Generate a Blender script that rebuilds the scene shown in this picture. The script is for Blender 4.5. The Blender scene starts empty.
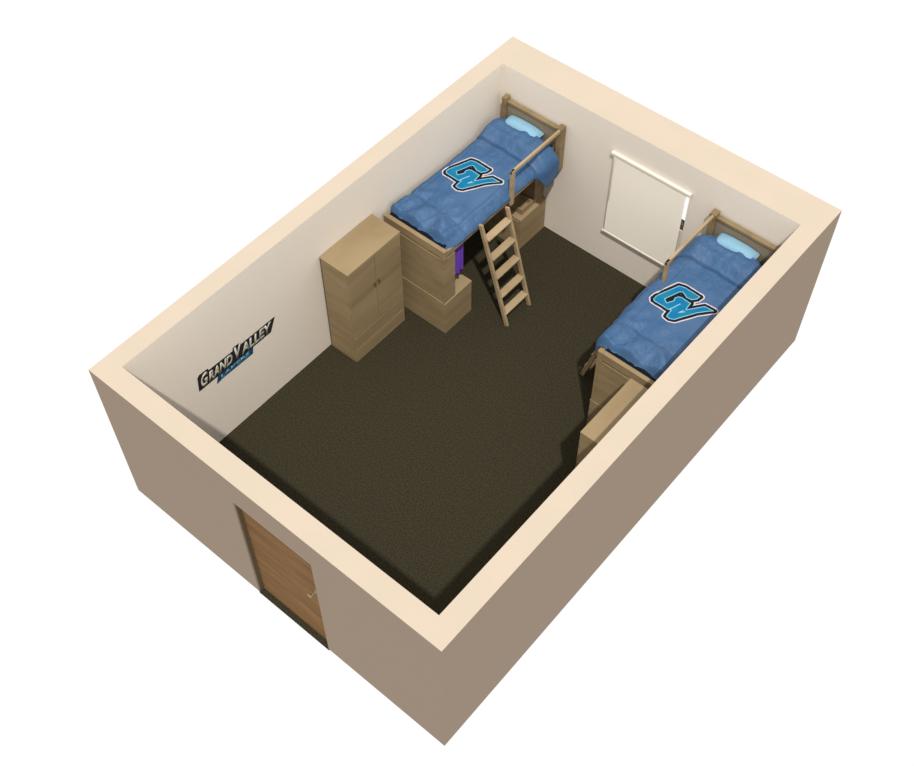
import bpy, bmesh, math, random
import numpy as np
from mathutils import Vector, noise
from mathutils.bvhtree import BVHTree
random.seed(4)
sc = bpy.context.scene
COL = sc.collection

# ------------------------------------------------------------------ room size (metres)
W, L, H = 4.39, 6.354, 2.44
T_LEFT, T_FRONT, T_RIGHT, T_BACK = .24, .2526, .2475, .5025
MIRROR = 4.40                       # the right hand suite is the left one mirrored

# ------------------------------------------------------------------ materials
def srgb(r, g, b):
    f = lambda c: (c/12.92 if c <= .04045 else ((c+.055)/1.055)**2.4)
    return (f(r/255), f(g/255), f(b/255), 1)

def mat(name, col, rough=.7, spec=.3, bump=None, mix=None, metallic=0):
    """mix = (second colour, scale vector, detail, low, high); bump = (scale, strength, distance)"""
    m = bpy.data.materials.new(name); m.use_nodes = True
    nt = m.node_tree; b = nt.nodes['Principled BSDF']
    b.inputs['Base Color'].default_value = col
    b.inputs['Roughness'].default_value = rough
    b.inputs['Specular IOR Level'].default_value = spec
    b.inputs['Metallic'].default_value = metallic
    tc = nt.nodes.new('ShaderNodeTexCoord')
    if mix:
        c2, sv, det, lo, hi = mix
        mp = nt.nodes.new('ShaderNodeMapping'); mp.inputs['Scale'].default_value = sv
        nz = nt.nodes.new('ShaderNodeTexNoise'); nz.inputs['Scale'].default_value = 1; nz.inputs['Detail'].default_value = det
        rp = nt.nodes.new('ShaderNodeValToRGB')
        rp.color_ramp.elements[0].position = lo; rp.color_ramp.elements[0].color = col
        rp.color_ramp.elements[1].position = hi; rp.color_ramp.elements[1].color = c2
        nt.links.new(tc.outputs['Object'], mp.inputs[0]); nt.links.new(mp.outputs[0], nz.inputs['Vector'])
        nt.links.new(nz.outputs['Fac'], rp.inputs[0]); nt.links.new(rp.outputs[0], b.inputs['Base Color'])
    if bump:
        nb = nt.nodes.new('ShaderNodeTexNoise'); nb.inputs['Scale'].default_value = bump[0]; nb.inputs['Detail'].default_value = 3
        bp = nt.nodes.new('ShaderNodeBump'); bp.inputs['Strength'].default_value = bump[1]; bp.inputs['Distance'].default_value = bump[2]
        nt.links.new(tc.outputs['Object'], nb.inputs['Vector']); nt.links.new(nb.outputs['Fac'], bp.inputs['Height'])
        nt.links.new(bp.outputs[0], b.inputs['Normal'])
    return m

M = {}
M['inner'] = mat('warm_white_wall_paint', (.685, .615, .530, 1), .9, .1, (60, .05, .002))
M['outer'] = mat('taupe_outer_wall', (.236, .185, .140, 1), .95, .02)
M['cap'] = mat('cream_wall_top', (.455, .385, .300, 1), .95, .05, None, ((.47, .388, .308, 1), (2, 2, 2), 2, .4, .6))
M['carpet'] = mat('dark_olive_carpet', (.0215, .0183, .0103, 1), .98, .02, (120, .5, .005), ((.044, .0382, .0235, 1), (50, 50, 50), 5, .32, .68))
M['wood'] = mat('light_oak_laminate', (.278, .205, .113, 1), .6, .15, None, ((.210, .150, .079, 1), (1.5, .8, 7.5), 4, .34, .68))
M['wood_edge'] = mat('oak_edge_banding', (.35, .26, .15, 1), .5, .25, None, ((.26, .185, .10, 1), (3, 3, 6), 3, .35, .7))
M['wood_dark'] = mat('dark_oak', (.235, .17, .085, 1), .55, .2, None, ((.15, .105, .05, 1), (3, 1.1, 9), 4, .36, .68))  # darker oak tone for the head posts and head rail
M['gap'] = mat('joint_shade_dark', (.05, .035, .02, 1), .9, .05)  # dark colour standing in for shade inside the joints
M['door'] = mat('brown_veneer_door', (.180, .098, .040, 1), .8, .05, None, ((.125, .066, .028, 1), (1.2, 1.2, 15), 4, .35, .65))
M['frame'] = mat('brown_door_frame', (.085, .06, .032, 1), .7, .1)
M['steel'] = mat('satin_brass', (.30, .24, .16, 1), .5, .4, metallic=.5)
M['bronze'] = mat('dark_bronze_pull', (.07, .055, .035, 1), .45, .4)
M['blue'] = mat('blue_quilted_cloth', (.031, .086, .185, 1), .58, .30, (90, .2, .003), ((.052, .108, .208, 1), (4, 4, 4), 4, .36, .68))
M['grey_oak'] = mat('greyed_oak_board', (.235, .195, .145, 1), .6, .15, None, ((.19, .15, .10, 1), (1.2, 3, 9), 3, .35, .7))
M['navy'] = mat('dark_navy_ticking', (.004, .006, .010, 1), .8, .1)
M['pillow'] = mat('pale_blue_cotton', (.20, .36, .47, 1), .85, .1, (90, .1, .003))
M['e_white'] = mat('print_white', (.50, .44, .46, 1), .8, .1)
M['e_black'] = mat('print_black', (.008, .009, .012, 1), .8, .1)
M['e_light'] = mat('print_light_blue', (.19, .42, .52, 1), .8, .1)
M['e_blue'] = mat('print_bright_blue', (.005, .125, .275, 1), .8, .1, None, ((.010, .15, .24, 1), (9, 9, 9), 2, .4, .6))
M['white'] = mat('white_blind_plastic', (.65, .598, .515, 1), .7, .1)
M['frame_white'] = mat('white_window_frame', (.62, .57, .49, 1), .7, .1)
M['seal'] = mat('grey_window_bar', (.10, .09, .08, 1), .6, .2)
M['purple'] = mat('purple_cloth', (.12, .048, .36, 1), .8, .1, (70, .15, .004))
M['letter'] = mat('vinyl_cream_letters', (.46, .44, .37, 1), .7, .1)
M['vinyl'] = mat('vinyl_black', (.018, .017, .018, 1), .7, .1)
M['vinyl_blue'] = mat('vinyl_deep_blue', (.010, .055, .115, 1), .7, .1)
M['vinyl_pale'] = mat('vinyl_pale_blue', (.11, .29, .42, 1), .7, .1)
g = bpy.data.materials.new('window_glass'); g.use_nodes = True
gb = g.node_tree.nodes['Principled BSDF']
gb.inputs['Transmission Weight'].default_value = 1; gb.inputs['Roughness'].default_value = 0; gb.inputs['IOR'].default_value = 1.0
gb.inputs['Base Color'].default_value = (.97, .99, .98, 1); gb.inputs['Specular IOR Level'].default_value = .2
M['glass'] = g

# ------------------------------------------------------------------ helpers
def tag(o, label=None, cat=None, group=None, kind=None):
    if label: o['label'] = label
    if cat: o['category'] = cat
    if group: o['group'] = group
    if kind: o['kind'] = kind
    return o

class MB:
    """collects shapes, given in room coordinates, into one mesh"""
    def __init__(s): s.bm = bmesh.new()
    def box(s, x0, x1, y0, y1, z0, z1, bev=0, mi=0, flip=False):
        if flip: x0, x1 = MIRROR-x1, MIRROR-x0
        r = bmesh.ops.create_cube(s.bm, size=1); vs = r['verts']
        for v in vs:
            v.co = Vector((x0 + (v.co.x+.5)*(x1-x0), y0 + (v.co.y+.5)*(y1-y0), z0 + (v.co.z+.5)*(z1-z0)))
        fs = {f for v in vs for f in v.link_faces}
        if bev:
            es = {e for v in vs for e in v.link_edges}
            rb = bmesh.ops.bevel(s.bm, geom=list(es), offset=bev, segments=2, affect='EDGES', profile=.5)
            fs = {f for f in fs if f.is_valid} | set(rb['faces'])
        for f in fs: f.material_index = mi
        return s
    def beam(s, a, b, wy, wd, bev=.004, flip=False, taper=False):
        """bar from a to b: wy wide along y, wd deep across"""
        a, b = Vector(a), Vector(b)
        if flip: a.x, b.x = MIRROR-a.x, MIRROR-b.x
        d = (b-a).normalized(); n = d.cross(Vector((0, 1, 0))).normalized()
        vs = []
        for p in (a, b):
            for sy, sn in ((-1, -1), (1, -1), (1, 1), (-1, 1)):
                vs.append(s.bm.verts.new(p + Vector((0, sy*wy/2, 0)) + n*sn*wd/2))
        F = [(3, 2, 1, 0), (4, 5, 6, 7)] + [(i, (i+1) % 4, 4+(i+1) % 4, 4+i) for i in range(4)]
        for f in F: s.bm.faces.new([vs[i] for i in f])
        bmesh.ops.bevel(s.bm, geom=list({e for v in vs for e in v.link_edges}), offset=bev, segments=2, affect='EDGES', profile=.5)
        return s
    def prism(s, pts, axis, a0, a1):
        """polygon pts (2D) extruded along axis 0/1/2 from a0 to a1"""
        def P(p, a):
            q = list(p); q.insert(axis, a); return Vector(q)
        lo = [s.bm.verts.new(P(p, a0)) for p in pts]; hi = [s.bm.verts.new(P(p, a1)) for p in pts]
        s.bm.faces.new(lo); s.bm.faces.new(hi[::-1])
        for i in range(len(pts)):
            j = (i+1) % len(pts); s.bm.faces.new((lo[i], lo[j], hi[j], hi[i]))
        return s
    def build(s, name, mats, parent=None, origin=None, smooth=False):
        org = Vector(parent.location) if parent is not None and parent.type == 'EMPTY' else (Vector(origin) if origin else Vector((0, 0, 0)))
        if parent is not None and parent.type != 'EMPTY':
            p = parent; org = Vector((0, 0, 0))
            while p: org += Vector(p.location); p = p.parent
        bmesh.ops.recalc_face_normals(s.bm, faces=s.bm.faces)
        bmesh.ops.translate(s.bm, verts=s.bm.verts, vec=-org)
        me = bpy.data.meshes.new(name); s.bm.to_mesh(me); s.bm.free()
        for m_ in (mats if isinstance(mats, list) else [mats]): me.materials.append(m_)
        if smooth: me.polygons.foreach_set('use_smooth', [True]*len(me.polygons))
        o = bpy.data.objects.new(name, me); COL.objects.link(o)
        if parent is not None: o.parent = parent
        else: o.location = org
        return o

def empty(name, loc, label, cat, group=None):
    o = bpy.data.objects.new(name, None); COL.objects.link(o)
    o.location = loc; o.empty_display_size = .1
    return tag(o, label, cat, group)

def paint_faces(o, rule):
    for p in o.data.polygons: p.material_index = rule(p.center + o.location, p.normal)

# ------------------------------------------------------------------ the shell
X0, X1, Y0, Y1 = -T_LEFT, W+T_RIGHT, -T_FRONT, L+T_BACK
DX0, DX1, DZ = 1.845, 2.945, 2.0                # door opening
shell = [M['inner'], M['outer'], M['cap']]
def shell_rule(c, n):
    if n.z > .9 and c.z > H-.01: return 2
    inside = -.001 < c.x < W+.001 and -.001 < c.y < L+.001
    return 0 if inside else 1
fl = MB()
fl.box(0, W, 0, L, -.04, 0).box(DX0, DX1, -T_FRONT, 0, -.04, 0)
tag(fl.build('floor', M['carpet']), 'dark olive brown speckled carpet floor of the room', 'floor', kind='structure')

w = MB().box(X0, 0, Y0, Y1, 0, H)
o = w.build('wall_left', shell); paint_faces(o, shell_rule)
tag(o, 'long warm white wall behind the wardrobe and left loft bed', 'wall', kind='structure')
w = MB().box(W, X1, Y0, Y1, 0, H)
o = w.build('wall_right', shell); paint_faces(o, shell_rule)
tag(o, 'long near wall with taupe outside, right of the right bed', 'wall', kind='structure')
w = MB().box(0, DX0, Y0, 0, 0, H).box(DX1, W, Y0, 0, 0, H).box(DX0, DX1, Y0, 0, DZ, H)
o = w.build('wall_front', shell)
paint_faces(o, lambda c, n: 2 if n.z > .9 and c.z > H-.01 else (0 if c.y > -.001 else 1))
tag(o, 'short near wall with taupe outside holding the brown door', 'wall', kind='structure')
# window opening in the back wall
WX0, WX1, WZ0, WZ1 = 1.84, 2.96, .62, 1.985
w = MB().box(0, WX0, L, Y1, 0, H).box(WX1, W, L, Y1, 0, H).box(WX0, WX1, L, Y1, 0, WZ0).box(WX0, WX1, L, Y1, WZ1, H)
o = w.build('wall_back', shell)
paint_faces(o, lambda c, n: 2 if n.z > .9 and c.z > H-.01 else (1 if c.y > Y1-.01 else 0))
tag(o, 'short far white wall holding the window with blinds', 'wall', kind='structure')

# ------------------------------------------------------------------ door
dr = empty('door_1', (2.40, -.17, 0), 'brown wood grain door set back in the near outer wall', 'door')
dr['kind'] = 'structure'
MB().box(DX0+.022, DX1-.012, -.190, -.15, .006, DZ-.012, .002).build('door_leaf', M['door'], dr)
fr = MB().box(DX0, DX0+.02, -.235, -.10, 0, DZ).box(DX1-.01, DX1, -.20, -.10, 0, DZ).box(DX0, DX1, -.20, -.10, DZ-.012, DZ)
fr.build('door_frame', M['frame'], dr)
hd = MB(); hd.box(2.832, 2.858, -.196, -.190, 1.16, 1.22, .002); hd.box(2.839, 2.851, -.262, -.195, 1.184, 1.198, .003)
hd.box(2.800, 2.853, -.272, -.256, 1.180, 1.200, .004)
hd.build('door_handle', M['steel'], dr)

# ------------------------------------------------------------------ window and blind
wn = empty('window_1', (2.405, 6.55, WZ0), 'white framed window behind the blind in the far wall', 'window')
wn['kind'] = 'structure'
GY = L+.075
f_ = MB()
f_.box(WX0, WX0+.03, GY-.03, GY+.03, WZ0, WZ1).box(WX1-.012, WX1, GY-.03, GY+.03, WZ0, WZ1)
f_.box(WX0, WX1, GY-.03, GY+.03, WZ1-.03, WZ1).box(WX0, WX1, GY-.03, GY+.03, WZ0, WZ0+.04)
f_.build('window_frame', M['frame_white'], wn)
MB().box(WX0+.03, WX1-.012, L+.012, GY+.02, 1.33, 1.435, .003).build('sash_bar', M['seal'], wn)
MB().box(WX0+.03, WX1-.002, L-.002, GY+.015, WZ0+.04, 1.34).build('lower_panel', M['frame_white'], wn)
MB().box(WX0+.03, WX1-.012, GY-.003, GY+.003, 1.435, WZ1-.03).build('pane', M['glass'], wn)
MB().box(1.80, 3.00, L-.035, L+.02, WZ0-.045, WZ0, .006).build('window_sill', M['frame_white'], wn)

bl = empty('window_blind', (2.39, L-.02, WZ0), 'closed white horizontal slat blind hanging over the window', 'blind')
MB().box(1.80, 2.985, L-.05, L+.0, 1.985, 2.035, .008).build('headrail', M['white'], bl)
s_ = MB()
n = 36
for i in range(n):
    z = WZ0+.045 + (1.965-WZ0-.045)*i/(n-1)
    y = L-.035
    pts = [(y+.013, z+.021), (y+.002, z+.008), (y-.010, z-.016), (y-.012, z-.015), (y+.0, z+.009), (y+.011, z+.022)]
    s_.prism([(p[0], p[1]) for p in pts], 0, 1.845, 2.925)
s_.build('slats', M['white'], bl)
MB().box(1.84, 2.93, L-.055, L-.015, WZ0+.003, WZ0+.03, .004).build('bottom_rail', M['white'], bl)
MB().box(1.872, 1.880, L-.068, L-.060, 1.25, 1.985, .002).build('tilt_wand', M['white'], bl)

# ------------------------------------------------------------------ wardrobes
def wardrobe(flip, label, y0=2.865, y1=3.80, h=1.72):
    cx = .24; root = empty('wardrobe', ((MIRROR-cx) if flip else cx, (y0+y1)/2, 0), label, 'wardrobe', None)
    b = lambda m, *a, **k: m.box(*a, flip=flip, **k)
    bk = .04 if flip else .012
    m = MB(); b(m, bk, .455, y0, y0+.02, 0, h-.022); b(m, bk, .455, y1-.02, y1, 0, h-.022)
    b(m, bk, bk+.012, y0, y1, 0, h-.022); b(m, .04, .452, y0+.02, y1-.02, .0, .03); b(m, .04, .45, y0+.02, y1-.02, .44, .46)
    m.build('carcass', M['wood'], root)
    m = MB(); b(m, bk-.002, .476, y0-.003, y1+.003, h-.022, h, bev=.003); m.build('top_panel', M['wood'], root)
    ym = (y0+y1)/2
    for k, (a, c) in enumerate(((y0+.003, ym-.004), (ym+.004, y1-.003))):
        m = MB(); b(m, .457, .475, a, c, .488, h-.028, bev=.002); d = m.build('door', M['wood'], root)
        yy = ym-.045 if k == 0 else ym+.030
        m = MB(); b(m, .475, .495, yy, yy+.014, 1.16, 1.23, bev=.005); m.build('handle', M['bronze'], d)
    for a, c in ((.262, .478), (.012, .252)):
        m = MB(); b(m, .457, .475, y0+.003, y1-.003, a, c, bev=.002); m.build('drawer', M['wood'], root)
    m = MB(); b(m, .450, .455, y0+.02, y1-.02, .03, h-.03); m.build('joint_shade_backing', M['gap'], root)  # dark sheet that paints shade into the gaps between doors and drawers
    return root
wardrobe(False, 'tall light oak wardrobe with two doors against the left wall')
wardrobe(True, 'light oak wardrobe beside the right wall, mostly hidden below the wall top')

# ------------------------------------------------------------------ chests and cabinets under the beds
def chest(flip, label, x1, y0, y1, h):
    cx = x1/2; root = empty('chest', ((MIRROR-cx) if flip else cx, (y0+y1)/2, 0), label, 'chest')
    m = MB(); m.box(.02, x1-.004, y0+.002, y1-.002, 0, h-.025, flip=flip, bev=.002); m.build('carcass', M['wood'], root)
    m = MB(); m.box(.02, x1, y0, y1, h-.024, h, flip=flip, bev=.003); m.build('top_panel', M['wood'], root)
    yf = y1 if y0 < 5 else y0                        # drawer fronts look along the bed
    for a, c in ((.03, h/2-.02), (h/2-.01, h-.035)):
        m = MB(); m.box(.05, x1-.03, yf-.004 if y0 < 5 else yf-.008, yf+.008 if y0 < 5 else yf+.004, a, c, flip=flip, bev=.002)
        m.build('drawer', M['wood'], root)
    return root
chest(False, 'low light oak chest jutting out under the foot of the left bed', 1.04, 3.972, 4.51, .60)
chest(True, 'low light oak chest under the foot of the right bed', 1.05, 3.972, 4.51, .60)
chest(False, 'low light oak chest in the far corner under the left bed head', .855, 5.77, 6.34, .58)

def cabinet(flip, label, x1, y0, y1, z0, z1):
    root = empty('cabinet', ((MIRROR-x1/2) if flip else x1/2, (y0+y1)/2, z0), label, 'cabinet')
    m = MB(); m.box(.045, x1-.002, y0+.004, y1, z0, z1-.02, flip=flip, bev=.002)
    m.build('carcass', M['wood'], root)
    m = MB(); m.box(.04, x1, y0, y1+.002, z1-.02, z1, flip=flip, bev=.003); m.build('top_panel', M['wood'], root)
    for a, c in ((.045, .075), (x1-.035, x1-.002)):
        m = MB(); m.box(a, c, y0-.001, y0+.004, z0, z1-.022, flip=flip); m.build('stile', M['wood'], root)
    return root
cabinet(False, 'upright light oak end cabinet standing on the left bed\'s foot chest', 1.03, 3.976, 4.19, .60, 1.415)
cabinet(True, 'upright light oak end cabinet under the right bed\'s foot rail', 1.04, 3.976, 4.19, .60, 1.415)
cabinet(False, 'shaded light oak cabinet on the far corner chest, under the bed head', .80, 6.13, 6.335, .58, 1.44)

# tray on the far chest
m = MB()
m.box(.56, .80, 5.86, 6.10, .582, .592).box(.56, .575, 5.86, 6.10, .592, .68).box(.785, .80, 5.86, 6.10, .592, .68)
m.box(.575, .785, 5.86, 5.875, .592, .68).box(.575, .785, 6.085, 6.10, .592, .68)
tag(m.build('tray', M['wood'], None, (.68, 5.98, .582)), 'open wooden tray on the far corner chest below the left bed', 'tray')

# purple cloth hanging from the bed base
m = MB(); bm = m.bm; cols = 40; rws = 14; grid = []
for j in range(rws+1):
    t = j/rws; z = 1.474 - .665*t; line = []
    for i in range(cols+1):
        u = i/cols; y = 4.215 + .215*u + .012*t*math.sin(9*u)
        x = .945 + (.010 + .012*t)*math.sin(u*21 + .8*t) - .01*t
        line.append(bm.verts.new((x, y, z + .012*math.sin(u*7)*t*t)))
    grid.append(line)
for j in range(rws):
    for i in range(cols): bm.faces.new((grid[j][i], grid[j][i+1], grid[j+1][i+1], grid[j+1][i]))
tw = m.build('hanging_towel', M['purple'], None, (.945, 4.33, .80), smooth=True)
so_ = tw.modifiers.new('thickness', 'SOLIDIFY'); so_.thickness = .012; so_.offset = 0
tag(tw, 'purple cloth hanging under the left bed above the foot chest', 'towel')

# ------------------------------------------------------------------ loft beds
def loft_bed(flip, label):
    root = empty('loft_bed', ((MIRROR-.54) if flip else .54, 5.15, 1.28), label, 'bed')
    def part(name, boxes, mt='wood', bev=.004):
        m = MB()
        for q in boxes: m.box(*q, flip=flip, bev=bev)
        return m.build(name, M[mt], root)
    part('foot_rail', [(.095, .97, 3.972, 4.03, 1.455, 1.583)])
    part('post', [(.97, 1.04, 3.97, 4.032, 1.40, 1.585)])
    part('post', [(.035, .095, 3.97, 4.032, 1.40, 1.583)])
    part('side_rail', [(1.0, 1.035, 4.03, 6.24, 1.46, 1.552)])
    part('side_rail', [(.04, .07, 4.03, 6.24, 1.46, 1.552)])
    part('bed_base', [(.07, 1.0, 4.03, 6.24, 1.475, 1.50)], bev=0)
    for x0, x1 in ((.095, .165), (.995, 1.08)):
        part('post', [(x0, x1, 6.235, 6.335, 1.285, 2.02)], 'wood_dark', bev=.008)
    part('headboard', [(.165, .995, 6.28, 6.305, 1.47, 1.93)], 'grey_oak')
    part('head_rail', [(.16, 1.0, 6.265, 6.325, 1.925, 1.97)], 'wood_dark', .008)
    gx = 0 if not flip else .01
    part('guard_rail', [(1.027-gx, 1.063-gx, 5.245, 6.24, 1.955, 2.005)], 'wood_edge', .006)
    part('guard_post', [(1.026-gx, 1.064-gx, 5.245, 5.315, 1.41, 2.005)], 'wood_edge', .006)
    return root
loft_bed(False, 'raised light oak bed frame against the left wall with guard rail')
loft_bed(True, 'raised light oak bed frame against the right wall near the window')

for flip, lab in ((False, 'dark mattress under the blue blanket of the left bed'), (True, 'dark mattress under the blue blanket of the right bed')):
    m = MB(); m.box(.085, .975, 4.034, 6.225, 1.502, 1.592, flip=flip, bev=.012)
    mt = tag(m.build('mattress', M['navy'], None, ((MIRROR-.54) if flip else .54, 5.13, 1.502), smooth=False), lab, 'mattress')
    m = MB(); m.box(.075, .985, 5.88, 6.232, 1.53, 1.665, flip=flip, bev=.03)
    m.build('fitted_sheet', M['pillow'], mt)['label'] = 'pale blue sheet showing at the head end'

# ------------------------------------------------------------------ ladders
def ladder(flip, label):
    root = empty('ladder', ((MIRROR-1.56) if flip else 1.56, 4.82, 0), label, 'ladder')
    top, bot = 1.105, 1.565
    zt = 1.45 if flip else 1.65
    for y in (4.575, 5.075):
        zz = zt if (flip or y < 4.8) else zt-.07
        m = MB(); m.beam((bot+.01, y+(.025 if y < 4.8 else 0), .004), (bot+(top-bot)*zz/1.70, y, zz), .036, .058, .006, flip=flip)
        # rounded foot and head come from the bevel
        m.build('stile', M['wood_edge'], root)
    for z in (1.105, .81, .50, .215) if flip else (1.405, 1.105, .81, .50, .215):
        x = bot + (top-bot)*z/1.70
        m = MB(); m.box(x-.052, x+.052, 4.60, 5.057, z-.014, z+.014, flip=flip, bev=.004)
        m.build('tread', M['wood_edge'], root)
    return root
ladder(False, 'light oak ladder with five treads leaning on the left bed')
ladder(True, 'light oak ladder whose lower end shows left of the right bed')

# ------------------------------------------------------------------ bedding
def sstep(a, b, t):
    t = max(0., min(1., (t-a)/(b-a))); return t*t*(3-2*t)

def blanket_mesh(right=False):
    ny, nu = 310, 180
    ys = np.linspace(4.056, 6.150, ny)
    rows = []
    N = lambda *a: noise.noise(Vector(a))
    for j, y in enumerate(ys):
        fold = sstep(5.770, 5.785, y)                      # turned-over part above the pillow
        hump = .115*sstep(5.77, 5.93, y)
        wob = .010*N(y*5, 3.1, 0)
        zt = 1.655 + .020*fold + hump
        if right:                                          # hangs over the room side, tucked at the wall
            xl, xr = .035 + wob*.3, .975
            in_l, drop_l = .035 + .060*sstep(4.1, 4.7, y), .15 + hump
            out_r, drop_r = .02, .12 + hump
        else:
            xl, xr = .065 + wob*.4, 1.0 + wob + .045*fold*sstep(5.8, 5.9, y)
            in_l, drop_l = .02, .10 + hump
            out_r = .050 + .050*sstep(5.70, 5.85, y)
            drop_r = .12 + .26*sstep(5.72, 5.93, y) + hump - .09*sstep(6.0, 6.15, y)
        fc = 1-sstep(4.06, 4.24, y); drop_r -= .035*fc; out_r -= .030*fc
        # corners of the head end are rounded off
        q = max(0., (y-6.06)/.115); cut = .16*q*q
        poly = [(xl-in_l, zt-drop_l), (xl-.3*in_l+.01, zt-.04-hump*.6), (xl+.06+cut*.5, zt-.004-cut*.2), (xl+.14+cut*.5, zt+.004), (xr-.13-cut*.5, zt+.006), (xr-.05-cut*.3, zt-.004-cut*.2), (xr+out_r*.5, zt-.06-hump*.3), (xr+out_r, zt-.11-hump*.5), (xr+out_r+.004, zt-drop_r)]
        P = np.array(poly); seg = np.hypot(*np.diff(P, axis=0).T); c = np.concatenate([[0], np.cumsum(seg)])
        t = np.linspace(0, c[-1], nu); X = np.interp(t, c, P[:, 0]); Z = np.interp(t, c, P[:, 1])
        k = 5
        for _ in range(2):
            Xp = np.pad(X, k, 'edge'); Zp = np.pad(Z, k, 'edge')
            Xs = np.convolve(Xp, np.ones(2*k+1)/(2*k+1), 'valid'); Zs = np.convolve(Zp, np.ones(2*k+1)/(2*k+1), 'valid')
            Xs[0], Zs[0], Xs[-1], Zs[-1] = X[0], Z[0], X[-1], Z[-1]; X, Z = Xs, Zs
        row = []
        foot = 1-sstep(4.06, 4.14, y); head = sstep(6.12, 6.175, y)
        for i in range(nu):
            x, z, yy = float(X[i]), float(Z[i]), float(y)
            amp = .018 + .012*fold
            d = amp*N(x*4.6, yy*4.0, 1.7) + 0.014*N(x*11, yy*8, 5.2) + .006*N(x*30, yy*26, .2)
            rid = N(x*3.0+yy*1.5, yy*2.4-x*2, 7.7)          # long soft creases
            d += .014*math.exp(-(rid/.16)**2)
            mask = sstep(.0, .12, x)*(1-sstep(.86, .96, x))*sstep(4.62, 4.80, yy)*(1-sstep(5.42, 5.55, yy))
            d *= 1-.78*mask
            side = sstep(.88, 1.02, x) + (1-sstep(-.02, .08, x))*(1 if right else 0)
            d += side*.009*math.sin(yy*15 + 3*N(yy*2.3, 0, 0))*(1-fold*.5)
            puff = sstep(4.045, 4.12, yy)*(1-sstep(4.22, 4.50, yy))
            d += puff*(.036*math.sin(x*17+.6+1.5*N(x*2, yy*3, 3)) + .030)
            d -= .014*math.exp(-((yy-4.43-.03*math.sin(x*5))/.035)**2)
            for sx in (.15, .89): d -= .012*math.exp(-((x-sx)/.011)**2)*(1-fold)
            d += .014*math.exp(-((x-.935)/.028)**2)*(1-fold)
            d -= .035*math.exp(-((yy-5.763-.008*N(x*5, 0, 4))/.012)**2)
            z += d*(1-.5*side) - foot*foot*.085 - head*head*.03
            x += (1 if x > .5 else -1)*side*d*.5
            yy += foot*(.004*math.sin(x*19+1) + .006*N(x*9, 1, 2)) + head*.014*N(x*6, 3, 1)
            row.append((x, yy, z))
        rows.append(row)
    V = [p for r in rows for p in r]
    F = [(j*nu+i, j*nu+i+1, (j+1)*nu+i+1, (j+1)*nu+i) for j in range(ny-1) for i in range(nu-1)]
    return V, F

BO = Vector((.53, 5.1, 1.60))
def make_blanket(right, label):
    V, F = blanket_mesh(right)
    tree = BVHTree.FromPolygons([Vector(v) for v in V], F)
    me = bpy.data.meshes.new('blanket'); me.from_pydata([tuple(Vector(v)-BO) for v in V], [], F); me.materials.append(M['blue'])
    me.polygons.foreach_set('use_smooth', [True]*len(me.polygons))
    o = bpy.data.objects.new('blanket', me); COL.objects.link(o); o.location = BO + Vector((DXB if right else 0, 0, 0))
    sol = o.modifiers.new('thickness', 'SOLIDIFY'); sol.thickness = .012; sol.offset = -1
    tag(o, label, 'blanket')
    return o, tree
DXB = 3.27
blanket, tree = make_blanket(False, 'blue quilted blanket with emblem on the left raised bed')
bl2, tree2 = make_blanket(True, 'blue quilted blanket with emblem on the right raised bed')

# emblem: letter shapes as outlines in bed coordinates, coloured by distance
P_ = [(0.28, 5.325), (0.36, 5.344), (0.572, 5.338), (0.562, 5.281), (0.523, 5.229), (0.456, 5.22), (0.402, 5.246), (0.368, 5.26), (0.340, 5.232), (0.272, 5.042), (0.318, 5.010), (0.362, 5.086), (0.35, 5.132), (0.37, 5.172), (0.412, 5.190), (0.541, 5.184), (0.554, 5.07), (0.692, 5.25), (0.815, 5.258), (0.681, 5.102), (0.534, 4.85), (0.482, 4.827), (0.427, 4.837), (0.42, 4.946), (0.388, 4.93), (0.186, 4.936), (0.159, 4.966), (0.163, 5.023)]
P_ = np.array(P_)
LINES = [((.396, 4.936), (.452, 5.088)), ((.514, 4.975), (.535, 5.03)), ((.514, 4.975), (.56, 5.03))]
def seg_d(px, py, a, b):
    ax, ay = a; bx, by = b; dx, dy = bx-ax, by-ay
    t = np.clip(((px-ax)*dx+(py-ay)*dy)/(dx*dx+dy*dy), 0, 1)
    return np.hypot(px-ax-t*dx, py-ay-t*dy)
cell = .0035
gx = np.arange(.07, .90, cell); gy = np.arange(4.74, 5.44, cell)
cxs, cys = np.meshgrid(gx+cell/2, gy+cell/2)
D = np.full(cxs.shape, 9.); ins = np.zeros(cxs.shape, bool)
for i in range(len(P_)):
    a, b = P_[i], P_[(i+1) % len(P_)]
    D = np.minimum(D, seg_d(cxs, cys, a, b))
    cond = ((a[1] > cys) != (b[1] > cys)) & (cxs < (b[0]-a[0])*(cys-a[1])/((b[1]-a[1]) or 1e-9)+a[0])
    ins ^= cond
DL = np.full(cxs.shape, 9.)
for a, b in LINES: DL = np.minimum(DL, seg_d(cxs, cys, a, b))
hidden_black = np.zeros(cxs.shape, bool)
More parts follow.
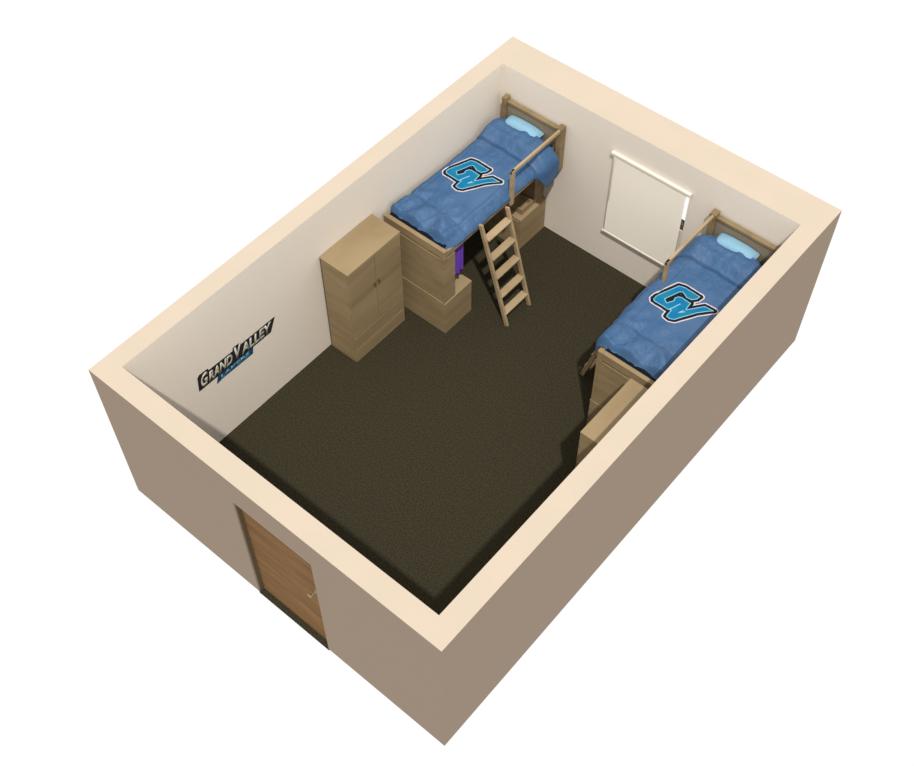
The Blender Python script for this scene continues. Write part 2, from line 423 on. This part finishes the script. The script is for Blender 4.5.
def make_emblem(parent, tree, ox=0, oy=0):
    idx = {}; ev = []; ef = []; em = []
    def vert(i, j):
        k = (i, j)
        if k not in idx:
            x, y = float(gx[0]+i*cell)+ox, float(gy[0]+j*cell)+oy
            hit = tree.ray_cast(Vector((x, y, 3)), Vector((0, 0, -1)))[0]
            idx[k] = len(ev); ev.append((x-BO.x, y-BO.y, (hit.z if hit else 1.67)+.0035-BO.z))
        return idx[k]
    for j in range(len(gy)):
        for i in range(len(gx)):
            d = D[j, i]
            if ins[j, i]: mi = 2 if (d < .010 or DL[j, i] < .006) else 3
            elif d < .036: mi = 1
            elif d < .052: mi = 0
            else: continue
            ef.append((vert(i, j), vert(i+1, j), vert(i+1, j+1), vert(i, j+1))); em.append(mi)
    me = bpy.data.meshes.new('emblem'); me.from_pydata(ev, [], ef)
    for k in ('e_white', 'e_black', 'e_light', 'e_blue'): me.materials.append(M[k])
    me.polygons.foreach_set('material_index', em); me.polygons.foreach_set('use_smooth', [True]*len(ef))
    emb = bpy.data.objects.new('emblem', me); COL.objects.link(emb); emb.parent = parent
    tag(emb, 'blue GV letters outlined in black and white')
make_emblem(blanket, tree, .025, .04); make_emblem(bl2, tree2)

# pillow
def pillow_mesh():
    nx, ny = 44, 30; top = []; bot = []
    x0, x1, y0, y1, zc = .235, .785, 6.07, 6.276, 1.757
    for j in range(ny+1):
        for i in range(nx+1):
            u, v = i/nx*2-1, j/ny*2-1
            e = (max(0, 1-abs(u)**3.2)*max(0, 1-abs(v)**3.0))**.5
            x = x0+(x1-x0)*(u+1)/2*1.0; y = y0+(y1-y0)*(v+1)/2
            x += -u*.02*(1-abs(v)**2)*0 ; wr = .006*noise.noise(Vector((x*9, y*11, 2)))
            top.append((x, y, zc+.088*e+wr)); bot.append((x, y, zc-.088*e))
    n1 = len(top); Vv = top+bot; Ff = []; r = nx+1
    for j in range(ny):
        for i in range(nx):
            a = j*r+i; q = (a, a+1, a+r+1, a+r); Ff.append(q); Ff.append(tuple(n1+k for k in q[::-1]))
    ring = [i for i in range(nx)] + [nx+j*r for j in range(ny)] + [ny*r+nx-i for i in range(nx)] + [(ny-j)*r for j in range(ny)]
    for k in range(len(ring)):
        a, b = ring[k], ring[(k+1) % len(ring)]; Ff.append((b, a, n1+a, n1+b))
    return Vv, Ff
PV, PF = pillow_mesh(); PO = Vector((.525, 6.10, 1.63))
me = bpy.data.meshes.new('pillow'); me.from_pydata([tuple(Vector(v)-PO) for v in PV], [], PF); me.materials.append(M['pillow'])
me.polygons.foreach_set('use_smooth', [True]*len(me.polygons))
pillow = bpy.data.objects.new('pillow', me); COL.objects.link(pillow); pillow.location = PO
tag(pillow, 'pale blue pillow at the head of the left raised bed', 'pillow')

# the same bedding again on the right bed
p2 = pillow.copy(); COL.objects.link(p2); p2.location.x += DXB
p2['label'] = 'pale blue pillow at the head of the right raised bed'

# ------------------------------------------------------------------ lettering on the left wall
dc = empty('wall_decal', (0, 1.42, 1.16), 'black and cream slanted lettering with a blue ribbon on the left wall', 'wall lettering')
out = [(.79, 1.150), (.815, 1.385), (.85, 1.412), (.975, 1.405), (.99, 1.365), (1.365, 1.352), (1.375, 1.400), (1.475, 1.395), (1.50, 1.352), (2.055, 1.345), (1.955, 1.142)]
MB().prism(out, 0, .001, .004).build('banner', M['vinyl'], dc)
rb = [(1.045, 1.030), (1.085, 1.150), (1.66, 1.150), (1.635, 1.038), (1.13, 1.048)]
MB().prism(rb, 0, .001, .0035).build('ribbon', M['vinyl_blue'], dc)
def lettering(items, name, mt, x, shear):
    m = MB()
    for txt, y0, y1, z0, z1 in items:
        cu = bpy.data.curves.new('t', 'FONT'); cu.body = txt; cu.size = 1; cu.offset = .035; cu.resolution_u = 3
        to = bpy.data.objects.new('t', cu); COL.objects.link(to)
        tm = bpy.data.meshes.new_from_object(to.evaluated_get(bpy.context.evaluated_depsgraph_get()))
        bpy.data.objects.remove(to)
        vx = [v.co.x for v in tm.vertices]; vy = [v.co.y for v in tm.vertices]
        a, b, c, d = min(vx), max(vx), min(vy), max(vy)
        for v in tm.vertices:
            t = (v.co.y-c)/(d-c)
            v.co = Vector((x, y0+(v.co.x-a)/(b-a)*(y1-y0)+shear*t*(z1-z0), z0+t*(z1-z0)))
        m.bm.from_mesh(tm); bpy.data.meshes.remove(tm)
    r = bmesh.ops.extrude_face_region(m.bm, geom=m.bm.faces[:])
    bmesh.ops.translate(m.bm, verts=[v for v in r['geom'] if isinstance(v, bmesh.types.BMVert)], vec=(.002, 0, 0))
    return m.build(name, mt, dc)
lettering([('G', .825, .925, 1.172, 1.385), ('RAND', .955, 1.325, 1.170, 1.335), ('V', 1.345, 1.455, 1.168, 1.385), ('ALLEY', 1.475, 1.955, 1.165, 1.330)], 'lettering', M['letter'], .004, .2)
lettering([('LAKERS', 1.12, 1.585, 1.068, 1.128)], 'ribbon_lettering', M['vinyl_pale'], .0035, .15)

# ------------------------------------------------------------------ light: white surroundings and one high lamp-like sun
wd = bpy.data.worlds.new('world'); sc.world = wd; wd.use_nodes = True
bgn = wd.node_tree.nodes['Background']; bgn.inputs[0].default_value = (1, 1, 1, 1); bgn.inputs[1].default_value = 1.02
sl = bpy.data.lights.new('sun', 'SUN'); sl.energy = 3.4; sl.angle = math.radians(1.4); sl.color = (1, .97, .92)
so = bpy.data.objects.new('sun', sl); COL.objects.link(so)
so.rotation_euler = Vector((-.39, .403, -1)).to_track_quat('-Z', 'Y').to_euler(); so.location = (5, -2, 8)

# ------------------------------------------------------------------ camera
cm = bpy.data.cameras.new('camera'); cm.sensor_fit = 'HORIZONTAL'; cm.sensor_width = 36; cm.lens = 1214.4764*36/914
cm.clip_end = 200
co = bpy.data.objects.new('camera', cm); COL.objects.link(co)
co.location = (7.631, -3.5365, 12.645); co.rotation_euler = (.6281, .0027, .7019)
sc.camera = co
vs_ = sc.view_settings
vs_.view_transform = 'Standard'; vs_.look = 'None'; vs_.gamma = 1; vs_.exposure = 0; vs_.use_curve_mapping = False
